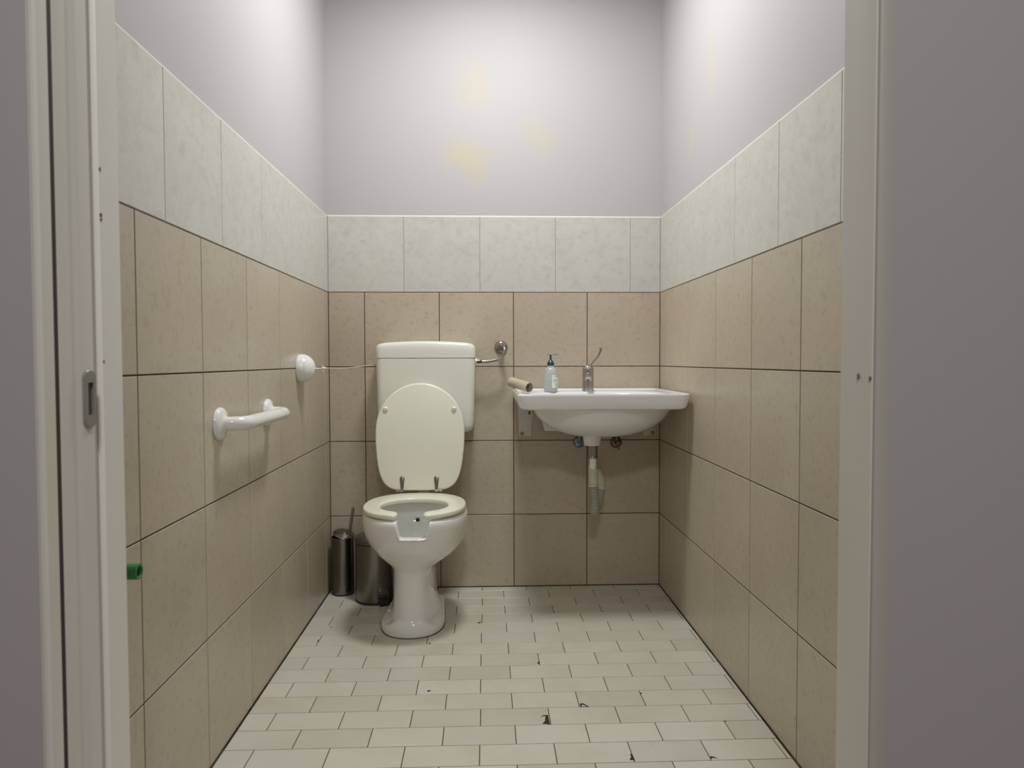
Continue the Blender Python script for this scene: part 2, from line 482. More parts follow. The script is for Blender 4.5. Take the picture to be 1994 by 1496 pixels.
# sliding door leaf, pushed back into its pocket; a flush pull sits in its rounded leading edge
bm = bmesh.new()
profile_post(bm, [(-0.62, -2.4180), (0.2270, -2.4180), (0.2277, -2.4172), (0.2272, -2.3900), (0.2285, -2.3845), (0.2312, -2.3815), (0.2318, -2.3780),
                  (0.2318, -2.3590), (0.2312, -2.3555), (0.2285, -2.3530), (0.2262, -2.3500), (0.2255, -2.3400), (0.2240, -2.3390), (-0.62, -2.3390)], 0.008, HEAD - 0.032)
door = obj('door_1', bm, M['trim'], smooth=45, kind='structure')
bm = bmesh.new()
def stadium(hw, hh, r, n=7):
    pts = []
    for (cx, cy, a0) in ((hw - r, hh - r, 0), (-hw + r, hh - r, 90), (-hw + r, -hh + r, 180), (hw - r, -hh + r, 270)):
        for i in range(n + 1):
            a = math.radians(a0 + 90 * i / n); pts.append((cx + r * math.cos(a), cy + r * math.sin(a)))
    return pts
pu = lambda u, v, d: (0.2316 + d, -2.3685 + u, 0.9916 + v)
outer = stadium(0.0122, 0.0345, 0.0100); inner = stadium(0.0060, 0.0195, 0.0012)
loft(bm, [[pu(u, v, 0.0) for u, v in outer], [pu(u, v, 0.0022) for u, v in outer], [pu(u * .88, v * .97, 0.0036) for u, v in outer],
          [pu(u, v, 0.0036) for u, v in inner], [pu(u, v, 0.0005) for u, v in inner]], True, False)
obj('flush_pull', bm, M['pull'], door)
bm = bmesh.new()
prism(bm, inner, pu, 0.0001, 0.0006); obj('pull_slot', bm, M['pull_dark'], door)

# ------------------------------------------------------------------ toilet pan
CX = 0.428
PX = 0.4165
toilet = thing('toilet', 'white china pedestal toilet with raised cream lid and open-front seat', 'toilet', (CX, -0.40, 0))
bm = bmesh.new()
SEG = 420
RIM = 0.457
def pan_ring(z, a, yf, yb, n, cx=CX):
    cy, b = (yf + yb) / 2, (yb - yf) / 2
    out = []
    for k_ in range(SEG):
        x, y = sup(cx, cy, a, b, n, k_, SEG)
        out.append((x, y, z))
    return out
outer_rows = [(0.000, .1060, -.602, -.13, 2.2), (0.02, .1040, -.601, -.13, 2.2), (0.035, .0990, -.598, -.13, 2.25), (.055, .0920, -.592, -.13, 2.3), (.08, .0860, -.586, -.13, 2.4), (.12, .0805, -.579, -.14, 2.6), (.19, .0795, -.572, -.14, 2.7),
    (.215, .0800, -.573, -.14, 2.7), (.230, .0830, -.577, -.14, 2.6), (.242, .0900, -.583, -.14, 2.5), (.256, .1050, -.592, -.145, 2.4), (.270, .1270, -.602, -.15, 2.3), (.2820, .1440, -.611, -.15, 2.25),
    (.295, .1580, -.622, -.155, 2.25), (.311, .1710, -.635, -.16, 2.2), (.330, .1830, -.650, -.165, 2.2), (.350, .1915, -.664, -.17, 2.2), (.368, .1970, -.675, -.175, 2.2),
    (.380, .1998, -.681, -.18, 2.2), (.386, .2008, -.684, -.18, 2.2), (.402, .2028, -.690, -.185, 2.2), (.42, .2035, -.694, -.19, 2.2), (.434, .2030, -.695, -.19, 2.2), (.445, .2010, -.694, -.192, 2.2), (.4515, .1975, -.691, -.195, 2.2), (.4555, .1925, -.686, -.200, 2.2), (.457, .1855, -.680, -.206, 2.2)]
inner_rows = [(.457, .168, -.660, -.25, 2.2), (.4555, .161, -.653, -.27, 2.2), (.451, .1565, -.648, -.278, 2.2), (.440, .154, -.6455, -.281, 2.2), (.392, .1525, -.644, -.282, 2.2), (.3865, .1535, -.645, -.281, 2.2), (.384, .158, -.650, -.276, 2.2),
    (.379, .160, -.652, -.274, 2.2), (.370, .158, -.650, -.277, 2.2), (.355, .151, -.640, -.285, 2.2), (.33, .136, -.62, -.30, 2.1), (.30, .115, -.59, -.315, 2.0), (.265, .085, -.55, -.335, 2.0), (.24, .055, -.50, -.36, 2.0), (.225, .03, -.46, -.39, 2.0)]
NX, NZ = 0.4400, 0.3945
def notch_top(x):
    d = abs(x - NX)
    h0, h1 = 0.0462, 0.0600
    t = min(1, max(0, (d - h0) / (h1 - h0)))
    t = t * t * (3 - 2 * t)
    return NZ + (RIM - NZ) * t
def sway(z):
    t = min(1, max(0, (z - 0.20) / 0.12)); t = t * t * (3 - 2 * t)
    return PX + (CX - PX) * t
rings = [pan_ring(*r, cx=sway(r[0])) for r in outer_rows + inner_rows]
zb = 0.3855
for r in rings:
    for i, (x, y, z) in enumerate(r):
        if y < -0.5 and z > zb:
            zt = notch_top(x)
            r[i] = (x, y, zb + (z - zb) * (zt - zb) / (RIM - zb))
loft(bm, rings)
# low foot with straight sides running back to the wall
def foot_ring(a, yf, yb, z):
    pts = []
    n = 32
    for i in range(n + 1):
        t = PI + PI * i / n
        c, q = math.cos(t), math.sin(t)
        y = yf + 0.155 + 0.155 * math.copysign(abs(q) ** .95, q)
        fr = min(1, max(0, (abs(q) - 0.55) / 0.42)); fr = fr * fr * (3 - 2 * fr)   # the flare climbs the front of the column
        pts.append((PX + a * math.copysign(abs(c) ** .86, c), y, z * (1 + 0.55 * fr) if z > 0.024 else z))
    pts += [(PX + a * 0.88, yb, z), (PX - a * 0.88, yb, z)]
    return pts
loft(bm, [foot_ring(.1235, -.603, -.20, 0), foot_ring(.1235, -.603, -.20, .022), foot_ring(.1215, -.601, -.201, .0275), foot_ring(.116, -.599, -.202, .0315), foot_ring(.105, -.595, -.204, .0355), foot_ring(.092, -.587, -.206, .041), foot_ring(.078, -.572, -.208, .050)])
# rear neck that carries the flush inlet
box(bm, (CX - 0.075, -0.24, 0.30), (CX + 0.075, -0.055, 0.425), 0.02, 3)
pan = obj('pan', bm, M['china'], toilet, smooth=50)
md = pan.modifiers.new('fuse', 'REMESH'); md.mode = 'VOXEL'; md.voxel_size = 0.0032; md.use_smooth_shade = True
md = pan.modifiers.new('glaze', 'SMOOTH'); md.factor = 0.5; md.iterations = 10
# dark sealed joint under the foot
bm = bmesh.new()
loft(bm, [foot_ring(.1248, -.6045, -.199, 0.0), foot_ring(.1248, -.6045, -.199, .0022)])
obj('floor_seal', bm, M['grout'], toilet)
for sx in (-0.112, 0.089):
    bm = bmesh.new()
    lathe(bm, (CX + sx, -0.395, 0.0285), (0, 0, 1), [(0, .008), (.006, .008), (.010, .0055), (.0115, .001)], 16)
    obj('foot_bolt', bm, M['white_plastic'], toilet)
bm = bmesh.new()
lathe(bm, (0.4195, -0.2775, 0.3735), (0, -1, 0.15), [(-0.004, .008), (.003, .0085), (.0034, 0.001)], 20, sx=0.8)
obj('inlet_hole', bm, M['hole'], toilet)

# seat: horseshoe, open at the front
bm = bmesh.new()
def horseshoe(e):
    """outline inset by e"""
    oy, ob, oa = -0.4665, 0.2190 - e, 0.1970 - e
    iy, ib, ia = -0.4985, 0.1300 + e, 0.1290 + e
    gap = 0.0605 + e
    pts = []
    # start angles where the outer/inner ellipses meet the gap
    n = 72
    def outer_pt(t):
        c, s = math.cos(t), math.sin(t)
        return (CX + oa * math.copysign(abs(c) ** (2 / 2.25), c), oy + ob * math.copysign(abs(s) ** (2 / 2.25), s))
    def inner_pt(t):
        c, s = math.cos(t), math.sin(t)
        return (CX + ia * math.copysign(abs(c) ** (2 / 2.1), c), iy + ib * math.copysign(abs(s) ** (2 / 2.1), s))
    so = math.acos(min(1, (gap / oa)) ** (2.25 / 2)); si = math.acos(min(1, (gap / ia)) ** (2.1 / 2))
    a0, a1 = -so, PI + so
    out = [outer_pt(a0 + (a1 - a0) * i / n) for i in range(n + 1)]
    b0, b1 = PI + si, -si
    inn = [inner_pt(b0 + (b1 - b0) * i / n) for i in range(n + 1)]
    def corner(p, q, r=0.5):
        # rounded nose of a lobe between outer end p and inner end q
        res = []
        for i in range(1, 8):
            t = i / 8
            x = p[0] + (q[0] - p[0]) * t; y = p[1] + (q[1] - p[1]) * t
            res.append((x, y))
        return res
    def nose(p, q, sgn):
        h = abs(q[1] - p[1]) / 2; my = (p[1] + q[1]) / 2
        res = []
        for i in range(1, 8):
            t = i / 8 * PI
            res.append((p[0] - sgn * 0.45 * h * math.sin(t), my - h * math.cos(t)))
        return res
    P = out[-1]; Q = inn[0]
    n1 = nose(P, Q, -1)
    P2 = inn[-1]; Q2 = out[0]
    n2 = [(x, y) for (x, y) in nose(Q2, P2, 1)][::-1]
    return out + n1 + inn + n2
Z0, Z1 = 0.4635, 0.4825
r_ = 0.0085
levels = []
for i in range(5):
    t = i / 4 * PI / 2
    levels.append((0.004 * (1 - math.sin(t)), Z0 + 0.004 * (1 - math.cos(t))))
for i in range(7):
    t = i / 6 * PI / 2
    levels.append((r_ * (1 - math.cos(t)), Z1 - r_ + r_ * math.sin(t)))
shape_rings = []
for e, z in levels:
    shape_rings.append([(x, y, z) for (x, y) in horseshoe(e)])
n_out = len(shape_rings[0])
vr = loft(bm, shape_rings, False, False)
def strip_cap(ring):
    # quads across the band: outer run and inner run have the same count
    n = 73
    m = 7
    outer_v = ring[0:n]; nose1 = ring[n:n + m]; inner_v = ring[n + m:n + m + n]; nose2 = ring[n + m + n:]
    inner_r = inner_v[::-1]
    for i in range(n - 1):
        bm.faces.new((outer_v[i], outer_v[i + 1], inner_r[i + 1], inner_r[i]))
    bm.faces.new([outer_v[-1]] + nose1 + [inner_v[0]])
    bm.faces.new([inner_v[-1]] + nose2 + [outer_v[0]])
strip_cap(vr[0]); strip_cap(vr[-1])
seat = obj('seat', bm, M['seat'], toilet, smooth=45)
for (bx, by) in ((0.306, -0.600), (0.548, -0.600), (0.262, -0.40), (0.594, -0.40)):
    bm = bmesh.new()
    lathe(bm, (bx, by, 0.456), (0, 0, 1), [(0, .009), (.006, .010), (.0085, .010)], 16)
    obj('buffer', bm, M['white_plastic'], seat)

# raised lid leaning on the cistern
bm = bmesh.new()
half = [(0.0, 0.000), (0.0, 0.040), (0.0006, 0.075), (0.004, 0.104), (0.012, 0.126), (0.026, 0.1450), (0.045, 0.1580), (0.065, 0.1665), (0.09, 0.1735), (0.12, 0.1790), (0.155, 0.1830), (0.19, 0.1862), (0.225, 0.1877), (0.26, 0.1872), (0.29, 0.1840),
        (0.32, 0.1765), (0.345, 0.1665), (0.37, 0.1525), (0.39, 0.1370), (0.408, 0.1190), (0.424, 0.0970), (0.437, 0.0730), (0.446, 0.0490), (0.451, 0.0260), (0.4525, 0.0)]
hs = smooth_path([(w, s, 0) for (s, w) in half[1:]], 4)
right = [(p.x, p.y) for p in hs]
outline = right + [(-x, y) for (x, y) in right[::-1][1:]]
LX = 0.4255
th = math.atan2(0.055, 0.4525)
def lidp(u, v, d):
    # hinge line y -.247, z .489; d out towards the room
    return (LX + u, -0.2425 + v * math.sin(th) - d * math.cos(th), 0.4895 + v * math.cos(th) - d * math.sin(th) * 1.0)
slab(bm, outline, lidp, -0.014, 0.004, 0.007, 5)
lid = obj('lid', bm, M['lid'], toilet, smooth=50)
for bx in (-0.1455, 0.1435):
    bm = bmesh.new()
    c = Vector(lidp(bx, 0.3440, 0.003)); nrm = (Vector(lidp(0, 0, 1)) - Vector(lidp(0, 0, 0)))
    lathe(bm, c, nrm, [(0, .0105), (.006, .0100), (.009, .0070), (.0095, .001)], 20)
    obj('lid_buffer', bm, M['seat'], lid)
for hx in (-0.0735, 0.0700):
    bm = bmesh.new()
    poly = [(hx + x, y) for (x, y) in ((-.0050, .002), (.0050, .002), (.0080, .030), (.0102, .050), (.0096, .0570), (.0060, .0615), (-.0060, .0615), (-.0096, .0570), (-.0102, .050), (-.0080, .030))]
    slab(bm, poly, lidp, 0.003, 0.0078, 0.002, 2)
    sgn = -1 if hx < 0 else 1
    lathe(bm, (LX + hx - 0.006 if sgn > 0 else LX + hx + 0.006, -0.2515, 0.4895), (sgn, 0, 0), [(0, .0062), (.012, .0062), (.0125, .0045), (.020, .0045), (.0205, .0066), (.030, .0066), (.031, .002)], 16)
    lathe(bm, (LX + hx + sgn * 0.018, -0.250, 0.455), (0, 0, 1), [(0, .0075), (.024, .0075), (.026, .009), (.029, .009), (.030, .005), (.036, .0045)], 16)
    obj('hinge', bm, M['chrome_dull'], toilet)

# ------------------------------------------------------------------ cistern
cis = thing('cistern', 'ivory plastic cistern on the tiled wall behind the toilet lid', 'toilet tank', (0.446, -0.02, 0.72))
X0, X1 = 0.2315, 0.6585
def tank_ring(inset, z, y0=-0.003, y1=-0.167, r=0.030):
    pts = []
    x0, x1 = X0 + inset, X1 - inset
    yf = y1 + inset * 0.6
    n = 6
    pts.append((x1, y0, z)); pts.append((x0, y0, z))
    for i in range(n + 1):
        a = PI + PI / 2 * i / n
        pts.append((x0 + r + r * math.cos(a), yf + r + r * math.sin(a), z))
    for i in range(1, 8):
        t = i / 8
        pts.append((x0 + r + (x1 - x0 - 2 * r) * t, yf - 0.004 * math.sin(PI * t), z))
    for i in range(n + 1):
        a = 1.5 * PI + PI / 2 * i / n
        pts.append((x1 - r + r * math.cos(a), yf + r + r * math.sin(a), z))
    return pts
bm = bmesh.new()
rg = []
for (ins, z) in ((0.060, 0.722), (0.040, 0.7225), (0.026, 0.7265), (0.015, 0.735), (0.009, 0.746), (0.0065, 0.76), (0.005, 0.82), (0.003, 0.92), (0.001, 1.00), (0.0005, 1.0448), (0.004, 1.0455)):
    rg.append(tank_ring(ins, z))
loft(bm, rg); obj('tank_body', bm, M['cistern'], cis, smooth=50)
bm = bmesh.new()
rg = []
for (ins, z, dome) in ((0.003, 1.0468, 0), (-0.001, 1.0474, 0), (-0.0012, 1.075, 0), (0.0, 1.0905, 0.002), (0.003, 1.099, 0.004), (0.009, 1.1045, 0.007), (0.018, 1.1075, 0.0095), (0.034, 1.1085, 0.0105)):
    ring = tank_ring(ins, z)
    rg.append([(x, y, zz + dome * max(0, 1 - ((x - 0.445) / 0.2135) ** 2)) for (x, y, zz) in ring])
loft(bm, rg); obj('tank_lid', bm, M['cistern'], cis, smooth=50)
bm = bmesh.new()
tube(bm, smooth_path([(CX, -0.075, 0.725), (CX, -0.075, 0.62), (CX, -0.075, 0.47), (CX, -0.08, 0.41)], 6), 0.024)
lathe(bm, (CX, -0.075, 0.716), (0, 0, -1), [(0, .034), (.03, .034), (.032, .026)], 24)
obj('flush_pipe', bm, M['white_plastic'], cis)
bm = bmesh.new()
lathe(bm, (0.6555, -0.078, 1.0335), (1, 0, 0), [(0, .0125), (.009, .0125), (.0105, .0105)], 6)
obj('inlet_nut', bm, M['white_plastic'], cis)

# water feed from the wall to the cistern
feed = thing('water_feed_pipe', 'chrome bent pipe and round wall rosette feeding the cistern on its right', 'pipe', (0.772, -0.01, 1.092))
bm = bmesh.new()
lathe(bm, (0.7740, 0.002, 1.0945), (0, -1, 0), [(0, .0300), (.004, .0300), (.010, .0265), (.014, .0200), (.016, .0130), (.0165, .005)], 40)
obj('rosette', bm, M['chrome_dull'], feed)
bm = bmesh.new()
lathe(bm, (0.7740, -0.012, 1.0915), (0, -1, -0.1), [(0, .0125), (.018, .0125), (.022, .0105), (.036, .0105), (.037, .006)], 24)
obj('valve_stub', bm, M['chrome_dull'], feed)
bm = bmesh.new()
tube(bm, smooth_path([(0.7750, -0.030, 1.1005), (0.7840, -0.050, 1.0965), (0.7880, -0.062, 1.083), (0.7835, -0.070, 1.062), (0.7640, -0.076, 1.0445), (0.7380, -0.078, 1.0355), (0.7080, -0.078, 1.0310), (0.6860, -0.078, 1.0305)], 8), 0.0070, 16)
obj('bent_pipe', bm, M['chrome_dull'], feed)
bm = bmesh.new()
lathe(bm, (0.6660, -0.078, 1.0325), (1, 0, -0.06), [(0, .0105), (.011, .0105), (.012, .0085), (.021, .0080), (.024, .006)], 6)
obj('compression_nut', bm, M['nut'], feed)

# ------------------------------------------------------------------ washbasin
sink = thing('washbasin', 'wide white china washbasin fixed to the back wall in the right corner', 'sink', (1.155, -0.28, 0.846))
SX0, SX1, SY0, SY1 = 0.822, 1.4885, -0.0045, -0.555
def rr(x0, x1, yb, yf, r, z, n=8):
    """rounded rectangle ring, front corners rounded by r, back corners by a little"""
    pts = []
    rb = min(r, 0.03)
    for (cx, cy, q, a0) in ((x1 - r, yf + r, r, 270), (x1 - rb, yb - rb, rb, 0), (x0 + rb, yb - rb, rb, 90), (x0 + r, yf + r, r, 180)):
        for i in range(n + 1):
            a = math.radians(a0 + 90 * i / n)
            pts.append((cx + q * math.cos(a), cy + q * math.sin(a), z))
    # fill straight runs
    out = []
    m = len(pts)
    for i in range(m):
        p, q = Vector(pts[i]), Vector(pts[(i + 1) % m])
        out.append(tuple(p))
        if (q - p).length > 0.06:
            for k_ in range(1, 12): out.append(tuple(p.lerp(q, k_ / 12)))
    return out
bm = bmesh.new()
RIMZ = 0.9075
rows_ = []
def outer_at(ins, z, lift=0.0): return rr(SX0 + ins, SX1 - ins, SY0, SY1 + ins * 0.5, 0.035, z)
rows_ = [outer_at(0.10, 0.8470), outer_at(0.035, 0.8462), outer_at(0.022, 0.8475), outer_at(0.014, 0.852), outer_at(0.0095, 0.860), outer_at(0.006, 0.875), outer_at(0.003, 0.890), outer_at(0.0012, 0.899), outer_at(0.0015, 0.904), outer_at(0.0045, 0.9068)]
def inn(e, z, back=0.0): return rr(SX0 + e, SX1 - e, SY0 - e * 0.6, SY1 + e, 0.035, z)
rows_ += [inn(0.009, RIMZ), inn(0.015, 0.9066), inn(0.019, 0.9040), inn(0.023, 0.9012), inn(0.030, 0.9000)]
# bowl sunk below the tap ledge
def bowl_ring(f, z, cy=-0.335):
    base = rr(SX0 + 0.030, SX1 - 0.030, SY0 - 0.018, SY1 + 0.030, 0.035, z)
    res = []
    for (x, y, _) in base:
        dx, dy = x - 1.155, y - (-0.285)
        L = max(abs(dx) / 0.3035, abs(dy) / 0.24)
        a = math.atan2(dy / 0.24, dx / 0.3035)
        ex, ey = 1.155 + 0.285 * f * math.cos(a), cy + 0.165 * f * math.sin(a)
        res.append((ex, ey, z))
    return res
rows_ += [bowl_ring(1.03, 0.8990), bowl_ring(1.0, 0.8965), bowl_ring(0.97, 0.888), bowl_ring(0.90, 0.860), bowl_ring(0.75, 0.815), bowl_ring(0.5, 0.770), bowl_ring(0.25, 0.746), bowl_ring(0.10, 0.741)]
loft(bm, rows_)
# rounded belly under the slab
BX, BY = 1.170, -0.285
def belly(f, z):
    pts = []
    for i in range(64):
        t = 2 * PI * i / 64
        c, s = math.cos(t), math.sin(t)
        ax = 0.300 if c > 0 else 0.272
        pts.append((BX + ax * f * math.copysign(abs(c) ** .95, c), BY + 0.235 * f * math.copysign(abs(s) ** .95, s), z))
    return pts
bl = [belly(1.08, 0.850), belly(1.035, 0.843), belly(1.0, 0.832), belly(0.96, 0.815), belly(0.89, 0.790), belly(0.80, 0.768), belly(0.68, 0.7500), belly(0.54, 0.7345), belly(0.38, 0.7245), belly(0.2, 0.7185), belly(0.1, 0.717)]
loft(bm, bl)
# back plate of the bowl against the wall
prism(bm, [(0.966, 0.722), (1.02, 0.720), (1.10, 0.705), (1.24, 0.705), (1.32, 0.718), (1.420, 0.729), (1.432, 0.80), (1.432, 0.85), (0.93, 0.85), (0.945, 0.80)], lambda u, v, d: (u, d, v), -0.0045, -0.075)
lathe(bm, (1.1490, -0.262, 0.722), (0, 0, -1), [(0, .041), (.010, .0385), (.030, .0355), (.040, .0350), (.0435, .0335), (.0445, .028)], 40)
obj('basin', bm, M['china_sink'], sink, smooth=50)
bm = bmesh.new()
lathe(bm, (1.155, -0.335, 0.7405), (0, 0, 1), [(0, .030), (.003, .030), (.004, .026), (.0045, .001)], 28)
obj('waste_plug', bm, M['chrome'], sink)

# brackets that carry the basin
def bracket(name, x, side, label):
    t = thing(name, label, 'bracket', (x, -0.004, 0.69), 'brackets under the washbasin')
    s = side
    bm = bmesh.new()
    slab(bm, [(x - s * 0.030, 0.690), (x + s * 0.026, 0.690), (x + s * 0.037, 0.8455), (x - s * 0.034, 0.8455)], lambda u, v, d: (u, -d, v), 0.0, 0.0045, 0.0015, 2)
    box(bm, (x - s * 0.010, -0.002, 0.8300), (x + s * 0.012, -0.12, 0.8455), 0.001, 1)
    obj('plate', bm, M['white_metal'], t)
    bm = bmesh.new()
    lathe(bm, (x - s * 0.0155, -0.0042, 0.7020), (0, -1, 0), [(0, .0095), (.0014, .0095), (.002, .0075)], 20)
    lathe(bm, (x - s * 0.0155, -0.0056, 0.7020), (0, -1, 0), [(0, .0060), (.004, .0060), (.0048, .0045)], 6)
    obj('bolt', bm, M['bolt'], t)
    bm = bmesh.new()
    tube(bm, [(x + s * 0.0175, -0.0046, 0.790), (x + s * 0.0190, -0.0048, 0.804)], 0.0034, 10)
    obj('slot', bm, M['hole'], t)
    return t
bracket('sink_bracket', 0.8835, 1, 'white metal wall bracket with bolt under the left end of the washbasin')
bracket('sink_bracket', 1.4500, -1, 'shaded metal wall bracket with bolt under the right end of the washbasin')

# drain with flexible hose
trap = thing('sink_drain', 'cream corrugated drain hose hanging below the middle of the washbasin', 'drain', (1.154, -0.26, 0.68))
bm = bmesh.new()
lathe(bm, (1.1515, -0.262, 0.680), (0, 0, -1), [(0, .0215), (.044, .0215), (.0445, .0195), (.0465, .0195), (.047, .0225), (.053, .0225), (.056, .0205)], 32)
obj('tailpiece', bm, M['chrome_dull'], trap)
bm = bmesh.new()
lathe(bm, (1.1530, -0.262, 0.627), (0, 0, -1), [(0, .0145), (.052, .0145)], 28)
obj('drain_pipe', bm, M['white_plastic'], trap)
bm = bmesh.new()
lathe(bm, (1.1545, -0.262, 0.578), (0, 0, -1), [(0, .016), (.004, .0205), (.012, .0205), (.013, .0190), (.018, .0190), (.019, .0215), (.024, .0215), (.025, .0195), (.031, .0195), (.032, .0212), (.036, .0212), (.037, .0195), (.066, .0195), (.067, .0215), (.074, .0215)], 32)
obj('coupling', bm, M['cream_plastic'], trap)
bm = bmesh.new()
pth = smooth_path([(1.1560, -0.262, 0.508), (1.1605, -0.262, 0.46), (1.1630, -0.258, 0.415), (1.1665, -0.235, 0.3915), (1.1790, -0.205, 0.398), (1.1950, -0.185, 0.440), (1.2050, -0.170, 0.485), (1.2060, -0.145, 0.520), (1.1990, -0.100, 0.540), (1.1950, -0.050, 0.543), (1.1950, 0.001, 0.543)], 26)
rad = []
acc = 0
for i, p in enumerate(pth):
    if i: acc += (p - pth[i - 1]).length
    rad.append(0.0180 + 0.0027 * math.sin(acc / 0.0112 * 2 * PI) if acc < 0.14 else 0.0165 + 0.0012 * math.sin(acc / 0.0112 * 2 * PI))
cut = next(i for i, p in enumerate(pth) if p.y > -0.172 and p.z > 0.470)
tube(bm, pth[:cut + 1], rad[:cut + 1], 20)
obj('corrugated_hose', bm, M['hose'], trap, smooth=70)
bm = bmesh.new()
tube(bm, pth[cut - 6:], [0.0192] * 8 + [0.0172] * (len(pth) - cut - 2), 20)
obj('wall_elbow', bm, M['cream_plastic'], trap, smooth=60)
bm = bmesh.new()
lathe(bm, (1.1950, 0.0, 0.543), (0, -1, 0), [(0, .024), (.004, .024), (.007, .021), (.009, .0165)], 28)
obj('wall_collar', bm, M['white_plastic'], trap)

# angle valves with their thin supply tubes
def angle_valve(x, z, metal, label, tip, handle):
    t = thing('angle_valve', label, 'valve', (x, -0.01, z), 'angle valves under the washbasin')
    bm = bmesh.new(); lathe(bm, (x, 0.001, z), (0, -1, 0), [(0, .0265), (.003, .0265), (.009, .0225), (.013, .015), (.0135, .008)], 32); obj('rosette', bm, metal, t)
    bm = bmesh.new()
    lathe(bm, (x, -0.010, z), (0, -1, 0), [(0, .0105), (.026, .0105), (.028, .0085), (.034, .0085)], 20)
    lathe(bm, (x, -0.030, z), (0, 0, 1), [(0, .0080), (.020, .0080), (.021, .0095), (.031, .0095), (.032, .006)], 6)
    obj('body', bm, metal, t)
    bm = bmesh.new()
    lathe(bm, (x, -0.044, z), (0, -1, 0), [(0, .010), (.003, .0125), (.014, .0120), (.017, .009), (.0175, .001)], 20)
    if handle: tube(bm, [(x, -0.054, z - 0.006), (x + 0.003, -0.056, z - 0.030)], 0.0034, 10)
    obj('knob', bm, metal, t)
    bm = bmesh.new()
    tube(bm, smooth_path([(x, -0.030, z + 0.028), (x - 0.004, -0.032, z + 0.050), (x + tip[0] * .5, -0.05, z + 0.09), (x + tip[0], -0.085, tip[1])], 8), 0.0048, 12)
    obj('supply_tube', bm, M['chrome_dull'], t)
angle_valve(1.1290, 0.6620, simple('blue_grey_chrome', (0.25, 0.31, 0.33), 0.25, 1.0, var=0.1), 'blue-grey metal angle valve behind the left of the drain collar', (0.02, 0.80), False)
angle_valve(1.2990, 0.6600, M['brass'], 'tarnished bronze-coloured angle valve to the right of the drain', (-0.02, 0.80), True)

# mixer tap with a long lever
tap = thing('basin_tap', 'chrome mixer tap with a long lever on the back ledge of the washbasin', 'tap', (1.1520, -0.125, 0.9))
TX, TY = 1.1520, -0.125
bm = bmesh.new()
lathe(bm, (TX, TY, 0.8993), (0, 0, 1), [(0, .0265), (.005, .0265), (.007, .0248), (.030, .0243), (.060, .0238), (.078, .0245), (.080, .0235), (.083, .0238), (.098, .0240), (.106, .0215), (.112, .0160), (.1155, .0085), (.1165, .001)], 36)
obj('body', bm, M['chrome'], tap)
bm = bmesh.new()
tube(bm, smooth_path([(TX, TY - 0.012, 0.957), (TX - 0.006, TY - 0.05, 0.963), (TX - 0.012, TY - 0.09, 0.959), (TX - 0.016, TY - 0.115, 0.952)], 6), [0.0150] * 6 + [0.0138] * 6 + [0.0130] * 7, 20)
lathe(bm, (TX - 0.0155, TY - 0.110, 0.954), (0, 0, -1), [(0, .0115), (.016, .0115), (.0165, .009)], 20)
obj('spout', bm, M['chrome'], tap)
bm = bmesh.new()
lathe(bm, (TX - 0.0155, TY - 0.110, 0.9378), (0, 0, -1), [(0, .0085), (.0008, .0085)], 16)
obj('aerator', bm, M['hole'], tap)
bm = bmesh.new()
tube(bm, smooth_path([(TX + 0.004, TY - 0.004, 1.004), (TX + 0.0115, TY - 0.006, 1.013), (TX + 0.026, TY - 0.008, 1.032), (TX + 0.042, TY - 0.010, 1.051), (TX + 0.050, TY - 0.012, 1.068), (TX + 0.054, TY - 0.013, 1.083), (TX + 0.049, TY - 0.013, 1.0945)], 6),
     [0.0060] * 6 + [0.0042] * 18 + [0.0045] * 6 + [0.0055, 0.0055, 0.0050, 0.0045, 0.0040, 0.0030, 0.0015], 14)
obj('lever', bm, M['chrome_dull'], tap)

# soap bottle
soap = thing('soap_bottle', 'clear plastic soap bottle with dark green pump on the washbasin ledge', 'bottle', (0.983, -0.178, 0.9))
BXs, BYs, BZ = 0.9830, -0.178, 0.8992
bm = bmesh.new()
lathe(bm, (BXs, BYs, BZ), (0, 0, 1), [(0, .0255), (.003, .0285), (.010, .0300), (.030, .0300), (.060, .0298), (.080, .0288), (.093, .0262), (.102, .0210), (.107, .0160), (.110, .0135), (.118, .0135), (.118, .0125), (.109, .0125), (.101, .0198), (.092, .0252), (.079, .0278), (.060, .0288), (.030, .0290), (.010, .0290), (.004, .0270), (.0015, .0001)], 40, cap1=True)
obj('bottle_body', bm, M['clear'], soap)
bm = bmesh.new()
lathe(bm, (BXs, BYs, BZ + 0.0015), (0, 0, 1), [(.0008, .0240), (.004, .0266), (.010, .0287), (.024, .0287), (.0245, .001)], 40)
obj('soap_liquid', bm, M['soap'], soap)
bm = bmesh.new()
def curve_patch(a0, a1, z0, z1, r, mat, n=12):
    pts = [[(BXs + r * math.cos(math.radians(a0 + (a1 - a0) * i / n)), BYs + r * math.sin(math.radians(a0 + (a1 - a0) * i / n)), BZ + z) for i in range(n + 1)] for z in (z0, z1)]
    pts2 = [[(BXs + (r - .0004) * math.cos(math.radians(a0 + (a1 - a0) * i / n)), BYs + (r - .0004) * math.sin(math.radians(a0 + (a1 - a0) * i / n)), BZ + z) for i in range(n + 1)] for z in (z0, z1)]
    loft(bm, [pts[0] + pts2[0][::-1], pts[1] + pts2[1][::-1]], True, True, mat)
curve_patch(-84, -12, 0.018, 0.074, 0.0304, 0)
curve_patch(-50, -26, 0.066, 0.071, 0.0307, 1)
curve_patch(-72, -40, 0.050, 0.053, 0.0307, 2)
curve_patch(-72, -48, 0.043, 0.045, 0.0307, 2)
curve_patch(-40, -35, 0.022, 0.037, 0.0307, 2)
curve_patch(-54, -51, 0.022, 0.037, 0.0307, 2)
obj('label', bm, [M['label'], M['label_green'], M['label_grey']], soap)
bm = bmesh.new()
